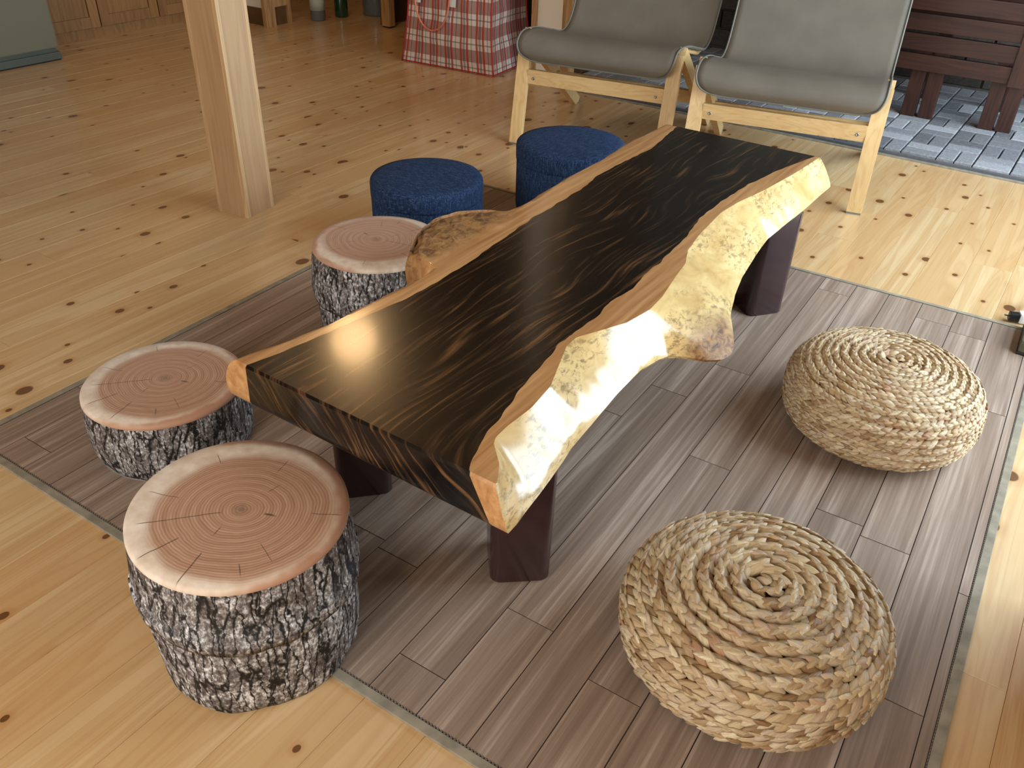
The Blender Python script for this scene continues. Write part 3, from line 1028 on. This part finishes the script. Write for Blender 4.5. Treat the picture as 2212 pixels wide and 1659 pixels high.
# ------------------------------------------------------------------ woven poufs
def pouf(loc, r, h, ne, rows_w, label, seed, spin):
    t = empty('woven_pouf', loc)
    tag(t, label, 'pouf', 'braided straw poufs')
    rg = random.Random(seed)
    # profile of the body, as points by arc length
    prof = []
    for i in range(241):
        ph = math.pi / 2 - math.pi * i / 240
        c, s = math.cos(ph), math.sin(ph)
        rad = r * abs(c) ** (2 / ne)
        z = h / 2 + h / 2 * math.copysign(abs(s) ** (2 / ne), s)
        dome = 0.008 * (1 - (rad / r) ** 2) if s > 0 else 0
        prof.append((rad, z + dome))
    prof = np.array(prof)
    sl = np.concatenate([[0], np.cumsum(np.hypot(np.diff(prof[:, 0]), np.diff(prof[:, 1])))])

    def at(s):
        rad, z = np.interp(s, sl, prof[:, 0]), np.interp(s, sl, prof[:, 1])
        r2, z2 = np.interp(s + 0.003, sl, prof[:, 0]), np.interp(s + 0.003, sl, prof[:, 1])
        d = np.array([r2 - rad, z2 - z])
        d /= max(1e-6, np.hypot(*d))
        return rad, z, d          # d = direction outwards/downwards along the profile
    # inner core so no light shines through
    core = [(max(0.0005, p[0] - 0.002), max(0.001, p[1] - (0.002 if p[1] > h / 2 else -0.003))) for p in prof[::10]]
    core_o = MB().lathe(core[::-1], 40).build('core', MAT['straw'], t, True)
    # petal template: along u (-1..1), across v
    NU, NVv = 7, 6
    tv, tf = [], []
    for iu in range(NU + 1):
        u = -1 + 2 * iu / NU
        wdt = max(0.02, (1 - abs(u) ** 1.9)) ** 0.80
        for k in range(NVv):
            a = 2 * math.pi * k / NVv
            tv.append((u, math.cos(a) * wdt, math.sin(a) * wdt * 0.9 + 0.22 * (1 - u * u) - 0.16 * u))
    for iu in range(NU):
        for k in range(NVv):
            k2 = (k + 1) % NVv
            tf.append((iu * NVv + k, iu * NVv + k2, (iu + 1) * NVv + k2, (iu + 1) * NVv + k))
    tf.append(tuple(range(NVv))[::-1])
    tf.append(tuple(NU * NVv + k for k in range(NVv)))
    total = sl[-1]
    s_stop = np.interp(0.72, np.linspace(0, 1, 2), [0, total])
    zmin_s = next(s for s in np.linspace(0, total, 800) if at(s)[1] < 0.010 and s > total * 0.4)
    turns = {}
    step = 0.0182 * rows_w / 0.0215
    for half in (0, 1):
        s_, a_ = 0.0035 + half * 0.001, spin + 0.3 * half
        while s_ < zmin_s:
            turns.setdefault(int(s_ / rows_w), []).append((s_, a_, half))
            da = step / max(0.0062, at(s_)[0])
            a_ += da * rg.uniform(0.94, 1.06)
            s_ += rows_w * da / (2 * math.pi)
    for row in sorted(turns):
        V, F, S = [], [], []
        if True:
            for (s, a, half) in turns[row]:
                s = max(0.002, s + rg.uniform(-1, 1) * 0.0006)
                rad, z, d = at(s)
                er = np.array([math.cos(a), math.sin(a), 0])
                et = np.array([-math.sin(a), math.cos(a), 0])
                es = er * d[0] + np.array([0, 0, 1]) * d[1]
                en = np.cross(et, es)
                if en @ (er * 0.5 + np.array([0, 0, 0.5])) < 0 and z > h * 0.3:
                    en = -en
                if z <= h * 0.3 and en @ er < 0 and abs(d[1]) > 0.4:
                    en = -en
                rho = rows_w * 0.36
                sd = 1 if half else -1
                c = er * rad + np.array([0, 0, z])
                tl = math.radians(31) * sd
                en2 = en * math.cos(tl) + es * math.sin(tl)
                es2 = es * math.cos(tl) - en * math.sin(tl)
                lean = math.radians(rg.uniform(24, 40)) * sd
                small = min(1.0, 0.45 + rad / (r * 0.30))
                Lp = rg.uniform(0.0185, 0.0245) * small * rows_w / 0.0215
                Wp = rg.uniform(0.0072, 0.0100) * min(1.0, 0.8 + rad / (r * 0.5)) * rows_w / 0.0215
                ax = et * math.cos(lean) + es2 * math.sin(lean)
                ay = -et * math.sin(lean) + es2 * math.cos(lean)
                en = en2
                c0 = c + en2 * rho - (er * 0 + np.cross(et, es) * 0) + en2 * rg.uniform(-0.0008, 0.0010)
                cr = rg.random()
                n0 = len(V)
                for (u, vv, w) in tv:
                    p = c0 + ax * (u * Lp) + ay * (vv * Wp) + en * (w * Wp * 0.50)
                    if p[2] < 0.0008:
                        p[2] = 0.0008
                    V.append(p)
                    S.append((cr, vv * 0.5 + 0.5, u))
                F += [tuple(n0 + q for q in f) for f in tf]
        o = mesh_obj('braid_coil', V, F, MAT['straw'], t, True)
        at_ = o.data.attributes.new('strand', 'FLOAT_VECTOR', 'POINT')
        at_.data.foreach_set('vector', np.asarray(S, dtype=np.float32).ravel())
    return t


pouf((-0.171, 0.957, RUG_T), 0.191, 0.138, 3.1, 0.0238, 'flatter braided straw pouf with wide plaits, opposite the near table leg', 4, 1.0)
pouf((-0.170, 1.694, RUG_T), 0.191, 0.163, 3.1, 0.0175, 'taller braided straw pouf with fine plaits, near the olive box and plug', 9, 2.4)


# ------------------------------------------------------------------ wooden post
post = empty('wooden_post', (-2.181, 1.690, 0), math.radians(7.2))
tag(post, 'square wooden post standing on the pine floor', 'post')
pw = 0.0605
MB().box(-pw, pw, -pw, pw, 0, ZC).build('core', MAT['post'], post)
for sx in (-1, 1):
    for sy in (-1, 1):
        x0, x1 = sorted((sx * (pw - 0.0125), sx * (pw + 0.0012)))
        y0, y1 = sorted((sy * (pw - 0.0125), sy * (pw + 0.0012)))
        MB().box(x0, x1, y0, y1, 0, ZC, 0.0012).build('corner_strip', MAT['poststrip'], post)


# ------------------------------------------------------------------ lounge chairs
def spline(pts, n):
    pts = [Vector(p) for p in pts]
    out = []
    P_ = [pts[0] * 2 - pts[1]] + pts + [pts[-1] * 2 - pts[-2]]
    for i in range(1, len(P_) - 2):
        for k in range(n):
            t = k / n
            a, b, c, d = P_[i - 1], P_[i], P_[i + 1], P_[i + 2]
            out.append(0.5 * ((2 * b) + (c - a) * t + (2 * a - 5 * b + 4 * c - d) * t * t + (3 * b - a - 3 * c + d) * t ** 3))
    out.append(pts[-1])
    return out


def lounge_chair(loc, rz, label):
    t = empty('lounge_chair', (loc[0], loc[1], 0), rz)
    tag(t, label, 'chair', 'grey sling lounge chairs')
    hw = 0.322                       # half width over the legs
    lw = 0.050                       # leg face width
    prof = spline([(0, 0.035, 0.318), (0, 0.012, 0.352), (0, 0.022, 0.392), (0, 0.075, 0.418), (0, 0.20, 0.408), (0, 0.36, 0.372), (0, 0.47, 0.352), (0, 0.55, 0.385),
                   (0, 0.61, 0.47), (0, 0.69, 0.62), (0, 0.77, 0.76), (0, 0.80, 0.80)], 8)
    n = len(prof)
    s = [0.0]
    for a, b in zip(prof[:-1], prof[1:]):
        s.append(s[-1] + (b - a).length)
    W, rc, NX = 0.306, 0.085, 24
    V, F, UV = [], [], []
    edgeL, edgeR = [], []
    for i, p in enumerate(prof):
        half = W
        if s[i] < rc:
            half = W - rc + math.sqrt(max(0.0, rc * rc - (rc - s[i]) ** 2))
        for j in range(NX + 1):
            q = -1 + 2 * j / NX
            x = q * half
            sag = 0.014 * (1 - (x / W) ** 2) * min(1.0, s[i] / 0.15)
            V.append((x, p.y + sag * 0.4, p.z - sag))
            UV.append((x, s[i]))
        edgeL.append(V[-NX - 1])
        edgeR.append(V[-1])
    for i in range(n - 1):
        for j in range(NX):
            a = i * (NX + 1) + j
            F.append((a, a + 1, a + NX + 2, a + NX + 1))
    sl = mesh_obj('sling_cover', V, F, MAT['sling'], t, True, None, UV)
    so = sl.modifiers.new('thick', 'SOLIDIFY')
    so.thickness = 0.006
    so.offset = -1
    loop = edgeL[::-1] + [V[j] for j in range(1, NX)] + edgeR
    MB().tube(loop, 0.0036, 8).build('hem', MAT['edge'], t, True)
    for sx in (-1, 1):
        # bent side rail under the sling
        rail = MB()
        rp = [(sx * (W - 0.030), p.y + 0.010, p.z - 0.018) for p in prof[26::3]]
        rail.tube(rp, 0.010, 6)
        rail.build('side_rail', MAT['birch'], t, True)
        xo = sx * (hw - lw / 2)
        # front leg leans back a little, rear leg runs from its head down to the back
        fl = MB().beam((xo, 0.012, 0.0045), (xo, 0.088, 0.398), lw, 0.021, (0, -1, 0.19), 0.0012).build('leg', MAT['birch'], t)
        rl = MB().beam((sx * (hw - 0.014), 0.690, 0.0045), (sx * (hw - 0.014), 0.110, 0.400), 0.026, 0.046, (0, 0.6, 0.8), 0.0012).build('leg', MAT['birch'], t)
        MB().box(xo - 0.024, xo + 0.024, 0.002, 0.024, 0.0, 0.006, 0.001).build('foot_glide', MAT['foot'], fl)
        MB().box(sx * (hw - 0.014) - 0.013, sx * (hw - 0.014) + 0.013, 0.668, 0.712, 0.0, 0.006, 0.001).build('foot_glide', MAT['foot'], rl)
    cb = MB().box(-hw + lw, hw - lw, 0.050, 0.070, 0.230, 0.283, 0.0012).build('front_rail', MAT['birch_x'], t)
    MB().box(-hw + 0.026, hw - 0.026, 0.40, 0.42, 0.150, 0.200, 0.0012).build('rear_rail', MAT['birch_x'], t)
    for sx in (-1, 1):
        m = MB().lathe([(0.0055, 0), (0.0055, 0.002), (0.003, 0.0022), (0.003, 0.0008), (0.0003, 0.0008)], 12)
        m.v = [(sx * (hw - lw - 0.026) + x, 0.050 - z, 0.252 + y) for x, y, z in m.v]
        m.build('screw', MAT['steel'], cb, True)
    return t


def chair_place(fx, fy, rz, side, label):
    """front foot at (fx, fy) is the side = -1/1 foot of the chair"""
    hw = 0.297
    c, s_ = math.cos(rz), math.sin(rz)
    x, y = side * hw, 0.012
    lounge_chair((fx - (x * c - y * s_), fy - (x * s_ + y * c)), rz, label)


chair_place(-0.557, 2.921, math.radians(11.0), 1, 'grey sling lounge chair with birch frame beside the dark slatted bench')
chair_place(-1.868, 2.797, math.radians(9.0), -1, 'grey sling lounge chair with birch frame beside the plaid bag')


# ------------------------------------------------------------------ dark slatted bench on the hearth
bench = empty('slatted_bench', (0, 0, 0.024))
tag(bench, 'dark reddish-brown slatted wooden bench standing on the grey pavers', 'bench')
for k in range(7):
    z = 0.200 + k * 0.0795
    MB().box(-1.05, -0.330, 4.150, 4.175, z, z + 0.066, 0.002).build('slat', MAT['darkwood'], bench)
MB().box(-0.330, -0.266, 4.143, 4.205, 0.190, 0.780, 0.003).build('corner_post', MAT['darkwood_v'], bench)
MB().box(-1.115, -1.051, 4.143, 4.205, 0.190, 0.780, 0.003).build('corner_post', MAT['darkwood_v'], bench)
for x0 in (-0.713, -0.640, -0.390, -0.322, -1.02):
    MB().box(x0, x0 + 0.060, 4.178, 4.212, 0.0, 0.300, 0.002).build('leg', MAT['darkwood_v'], bench)
for x0 in (-0.70, -0.36, -1.0):
    MB().box(x0, x0 + 0.060, 4.52, 4.555, 0.0, 0.740, 0.002).build('leg', MAT['darkwood_v'], bench)
for k in range(5):
    y = 4.190 + k * 0.076
    MB().box(-1.115, -0.266, y, y + 0.068, 0.745, 0.768, 0.002).build('seat_slat', MAT['darkwood'], bench)
for k in range(4):
    z = 0.22 + k * 0.12
    MB().box(-1.05, -0.30, 4.50, 4.52, z, z + 0.066, 0.002).build('slat', MAT['darkwood'], bench)

# ------------------------------------------------------------------ plaid bag
bag = empty('plaid_bag', (-2.815, 3.555, 0), math.radians(4))
tag(bag, 'red and white plaid woven plastic tote bag standing on the floor', 'bag')


def bag_body(parent):
    wx, dy, hz = 0.282, 0.40, 0.50
    V, F, UV = [], [], []

    def P3(a, b, face):
        # a across, b up
        pinch = 1 - 0.10 * b - 0.06 * math.sin(math.pi * b)
        if face == 'f':
            x, y = (2 * a - 1) * wx * pinch, 0.05 * b - 0.020 * math.sin(math.pi * a) * math.sin(math.pi * min(1, b * 1.2))
        elif face == 'b':
            x, y = (1 - 2 * a) * wx * pinch, dy - 0.05 * b + 0.02 * math.sin(math.pi * a)
        elif face == 'r':
            x, y = wx * pinch - 0.020 * math.sin(math.pi * a) * (0.3 + b) + 0.0, 0.05 * b + (dy - 0.10 * b) * a
        else:
            x, y = -wx * pinch + 0.020 * math.sin(math.pi * a) * (0.3 + b), dy - 0.05 * b - (dy - 0.10 * b) * a
        z = 0.002 + hz * b
        w = 0.010 * math.sin(math.pi * a) * math.sin(math.pi * b)
        return (x + w * nz(x, y, z, 9), y + w * nz(x, y, z + 3, 11) * 1.6, z)
    for face, wl in (('f', 2 * wx), ('r', dy), ('b', 2 * wx), ('l', dy)):
        n0 = len(V)
        NA, NB = 18, 18
        for j in range(NB + 1):
            for i in range(NA + 1):
                V.append(P3(i / NA, j / NB, face))
                UV.append((i / NA * wl + (0.03 if face in 'fb' else 0.01), j / NB * hz))
        for j in range(NB):
            for i in range(NA):
                a = n0 + j * (NA + 1) + i
                F.append((a, a + 1, a + NA + 2, a + NA + 1))
    n0 = len(V)
    for z, k in ((0.002, 1.0), (0.002 + 0.5, 0.90)):
        q = len(V)
        V.extend([(-wx * k, 0.05 * (z > .1), z), (wx * k, 0.05 * (z > .1), z), (wx * k, dy - 0.05 * (z > .1), z), (-wx * k, dy - 0.05 * (z > .1), z)])
        UV.extend([(0, 0), (0.5, 0), (0.5, 0.4), (0, 0.4)])
        F.append((q, q + 1, q + 2, q + 3) if z > 0.1 else (q + 3, q + 2, q + 1, q))
    return mesh_obj('bag_body', V, F, MAT['plaid'], parent, True, None, UV), P3


bb, P3 = bag_body(bag)
smooth_angle(bb, 50)
for face in ('f', 'b'):
    for a in (0.0, 1.0):
        MB().tube([P3(a, b / 14, face) for b in range(15)], 0.0045, 6).build('piping', MAT['red'], bag, True)
MB().tube([Vector(P3(a / 14, 0.0, 'f')) + Vector((0, -0.002, 0.005)) for a in range(15)], 0.003, 6).build('piping', MAT['red'], bag, True)
MB().tube([Vector(P3(a / 10, 0.0, 'r')) + Vector((0.002, 0, 0.005)) for a in range(11)], 0.003, 6).build('piping', MAT['red'], bag, True)
hp = []
for k in range(25):
    a = math.pi * k / 24
    hp.append((-0.06 - 0.105 * math.cos(a), -0.030 - 0.012 * math.sin(a), 0.40 - 0.215 * math.sin(a) ** 0.7))
MB().tube(hp, 0.0042, 6).build('handle', MAT['pinkcord'], bag, True)
for xs in (-0.165, 0.045):
    MB().beam((xs, -0.006, 0.30), (xs, 0.02, 0.49), 0.032, 0.004, (0, -1, 0.1)).build('handle_strap', MAT['plastic_w'], bag)


# ------------------------------------------------------------------ kitchen side at the far left
fr = empty('grey_appliance', (-4.69, 2.02, 0))
tag(fr, 'grey-green enamelled appliance with a stepped plinth beside the pine cabinets', 'appliance')
MB().box(-0.285, 0.288, -0.44, 0.402, 0.060, 1.75, 0.006).build('cabinet_body', MAT['appliance'], fr)
MB().box(-0.285, 0.275, -0.43, 0.392, 0.040, 0.062).build('shadow_gap', MAT['plinth'], fr)
MB().box(-0.285, 0.290, -0.44, 0.405, 0.006, 0.040, 0.002).build('plinth', MAT['plinth'], fr)
MB().box(-0.285, 0.286, -0.435, 0.400, 0.0, 0.007).build('floor_gasket', MAT['black'], fr)

cab = empty('pine_cabinet', (-4.70, 3.02, 0))
tag(cab, 'knotty pine kitchen cabinet with framed doors behind the wooden post', 'cabinet')
MB().box(-0.27, -0.026, -0.58, 0.60, 0.0, 0.06).build('toe_board', MAT['cabinet'], cab)
MB().box(-0.27, -0.022, -0.58, 0.60, 0.060, 0.85).build('cabinet_body', MAT['cabinet'], cab)
for y0, y1 in ((-0.575, -0.163), (-0.156, 0.216), (0.223, 0.60)):
    d = MB().box(-0.020, -0.012, y0 + 0.05, y1 - 0.05, 0.108, 0.80).build('door', MAT['cabinet'], cab)
    for a, b in ((y0, y0 + 0.054), (y1 - 0.054, y1)):
        MB().box(-0.020, 0.0, a, b, 0.054, 0.85, 0.002).build('stile', MAT['cabinet'], d)
    for a, b in ((0.054, 0.110), (0.795, 0.85)):
        MB().box(-0.020, -0.002, y0 + 0.054, y1 - 0.054, a, b, 0.002).build('rail', MAT['cabinet'], d)
MB().box(-0.275, 0.02, -0.59, 0.61, 0.85, 0.88, 0.003).build('worktop', MAT['wood_y'], cab)

structure('wall_kitchen', MB().box(X0, -4.245, 3.655, 3.80, 0, ZC), MAT['white'])
structure('baseboard_kitchen', MB().box(X0, -4.240, 3.643, 3.655, 0, 0.095), MAT['brownbase'])
jamb = structure('trim_2', MB().box(-4.245, -4.215, 3.615, 3.69, 0, ZC).box(-4.245, -4.215, 3.79, 3.815, 0, ZC).box(-4.245, -4.215, 3.69, 3.79, 0.105, ZC), MAT['wood_y'])
structure('baseboard_jamb', MB().box(-4.244, -4.232, 3.69, 3.79, 0, 0.105), MAT['brownbase'])
structure('trim_3', MB().box(-4.30, -4.262, 3.815, 3.83, 0, ZC), MAT['white'])


def bottle(name, loc, r, h, mat, label, lab):
    t = empty(name, loc)
    tag(t, lab, 'bottle')
    MB().lathe([(r * 0.9, 0), (r, 0.008), (r, h * 0.62), (r * 0.8, h * 0.72), (r * 0.34, h * 0.82), (r * 0.32, h)], 28).build('glass_body', mat, t, True)
    MB().lathe([(r * 0.36, h), (r * 0.38, h + 0.002), (r * 0.38, h + 0.022), (0.001, h + 0.023)], 20).build('cap', MAT['plastic_w'], t, True)
    if label:
        MB().lathe([(r * 1.005, h * 0.20), (r * 1.012, h * 0.20), (r * 1.012, h * 0.48), (r * 1.005, h * 0.48)], 28).build('paper_label', MAT['paper'], t, True)
    return t


bottle('glass_bottle', (-4.165, 3.985, 0), 0.046, 0.30, MAT['clear'], True, 'dark bottle with a pale paper label beside the wooden jamb')
bottle('glass_bottle', (-4.13, 4.155, 0), 0.042, 0.30, MAT['green'], False, 'plain green glass bottle between two clear bottles')
bottle('glass_bottle', (-4.02, 4.36, 0), 0.088, 0.34, MAT['clear'], False, 'big round clear jug beside the coiled white cord')

cord = MB()
pts = []
for k in range(180):
    a = k * 0.21
    rr_ = 0.055 + 0.022 * math.sin(k * 0.09)
    pts.append((-3.92 + 0.06 * (k / 180) + rr_ * math.cos(a), 4.56 + rr_ * math.sin(a) + 0.04 * math.sin(k * 0.05), 0.008 + 0.004 * (k % 7) / 7 + 0.010 * k / 180))
co = cord.tube(pts, 0.0075, 6).build('coiled_cord', MAT['plastic_w'], None, True)
tag(co, 'white cord lying in loose coils on the floor by the jug', 'cord')

desk = empty('wooden_desk', (-3.70, 4.09, 0))
tag(desk, 'wooden desk with a pale square leg and dark side panel behind the bag', 'desk')
MB().box(-0.035, 0.030, 0.0, 0.05, 0.008, 0.70, 0.003).build('leg', MAT['wood_y'], desk)
MB().box(-0.028, 0.023, 0.005, 0.045, 0.0, 0.010).build('foot_pad', MAT['plastic_k'], desk)
MB().box(-0.060, -0.036, 0.02, 0.75, 0.006, 0.70).build('side_panel', MAT['walnut'], desk)
MB().box(0.85, 0.91, 0.0, 0.05, 0.0, 0.70, 0.003).build('leg', MAT['wood_y'], desk)
MB().box(-0.036, 0.90, 0.70, 0.72, 0.0, 0.70).build('back_panel', MAT['walnut'], desk)
MB().box(-0.08, 0.95, -0.03, 0.78, 0.70, 0.73, 0.003).build('desk_top', MAT['wood_y'], desk)

# low dark stool under the desk end, only its rounded seat shows beside the bag
ws = empty('wooden_stool', (-2.62, 4.36, 0))
tag(ws, 'brown stool with a rounded seat panel behind the plaid bag', 'stool')
MB().box(-0.13, 0.13, -0.10, 0.14, 0.22, 0.42, 0.05).build('seat', MAT['walnut'], ws, True)
for sx in (-1, 1):
    for sy in (-1, 1):
        MB().box(sx * 0.09 - 0.016, sx * 0.09 + 0.016, 0.02 + sy * 0.08 - 0.016, 0.02 + sy * 0.08 + 0.016, 0, 0.23).build('leg', MAT['walnut'], ws)

# partition between hearth and room: white panel between timber edges
structure('wall_partition', MB().box(-2.44, -2.285, 3.82, 3.90, 0, ZC), MAT['white'])
structure('trim_4', MB().box(-2.465, -2.44, 3.80, 3.92, 0, ZC), MAT['wood_y'])
structure('trim_5', MB().box(-2.285, -2.235, 3.80, 3.92, 0, ZC), MAT['wood_y'])
structure('trim_6', MB().box(-2.235, -2.20, 3.86, 4.90, 0, ZC), MAT['walnut'])


# ------------------------------------------------------------------ things at the mat corner
bx = empty('power_box', (0.098, 2.315, RUG_T), 0.03)
tag(bx, 'olive-grey plastic box lying on the far corner of the mat', 'box')
MB().box(-0.055, 0.075, -0.082, 0.085, 0.0, 0.040, 0.010).build('housing', MAT['plastic_g'], bx, False)
MB().box(-0.057, 0.077, -0.084, 0.087, 0.0, 0.008, 0.003).build('rubber_base', MAT['plastic_k'], bx)
pg = empty('cable_plug', (0.040, 2.432, 0.0), 0.35)
tag(pg, 'white plug with black tip and looped black cable beside the olive box', 'plug')
MB().box(-0.020, 0.035, -0.014, 0.014, 0.002, 0.030, 0.006).build('plug_body', MAT['plastic_w'], pg)
MB().box(-0.044, -0.018, -0.011, 0.011, 0.004, 0.026, 0.004).build('plug_tip', MAT['plastic_k'], pg)
MB().beam((-0.056, -0.002, 0.018), (-0.042, -0.002, 0.016), 0.004, 0.003).build('prong', MAT['steel'], pg)
lp = [(0.03 + 0.0, 0.0, 0.014)]
for k in range(28):
    a = -math.pi * 0.5 - 2 * math.pi * 0.8 * k / 27
    lp.append((0.045 + 0.045 * math.cos(a) + 0.012, 0.062 + 0.05 * math.sin(a), 0.012 + 0.02 * k / 27))
lp.append((0.16, 0.10, 0.01))
MB().tube(lp, 0.0042, 6).build('cable', MAT['plastic_k'], pg, True)


# ------------------------------------------------------------------ warm lamps of the room (above the frame)
def pendant(loc, r, power, label):
    t = empty('pendant_lamp', (loc[0], loc[1], loc[2]))
    tag(t, label, 'lamp', 'pendant lamps')
    em = bpy.data.materials.new('warm_bulb_glass')
    em.use_nodes = True
    b = em.node_tree.nodes['Principled BSDF']
    b.inputs['Base Color'].default_value = (1, 0.9, 0.75, 1)
    b.inputs['Emission Color'].default_value = (1.0, 0.62, 0.28, 1)
    b.inputs['Emission Strength'].default_value = power
    prof = [(max(0.0005, r * math.sin(math.pi * k / 16)), -r * math.cos(math.pi * k / 16)) for k in range(17)]
    MB().lathe(prof, 24).build('globe', em, t, True)
    MB().lathe([(0.03, r - 0.01), (0.03, r + 0.04), (0.008, r + 0.05), (0.004, r + 0.06)], 16).build('cap', MAT['walnut'], t, True)
    MB().tube([(0, 0, r + 0.05), (0, 0, ZC - loc[2])], 0.004, 6).build('cable', MAT['plastic_k'], t)
    return t


pendant((-3.04, 2.95, 2.15), 0.13, 30.0, 'warm globe pendant lamp hanging over the kitchen side')
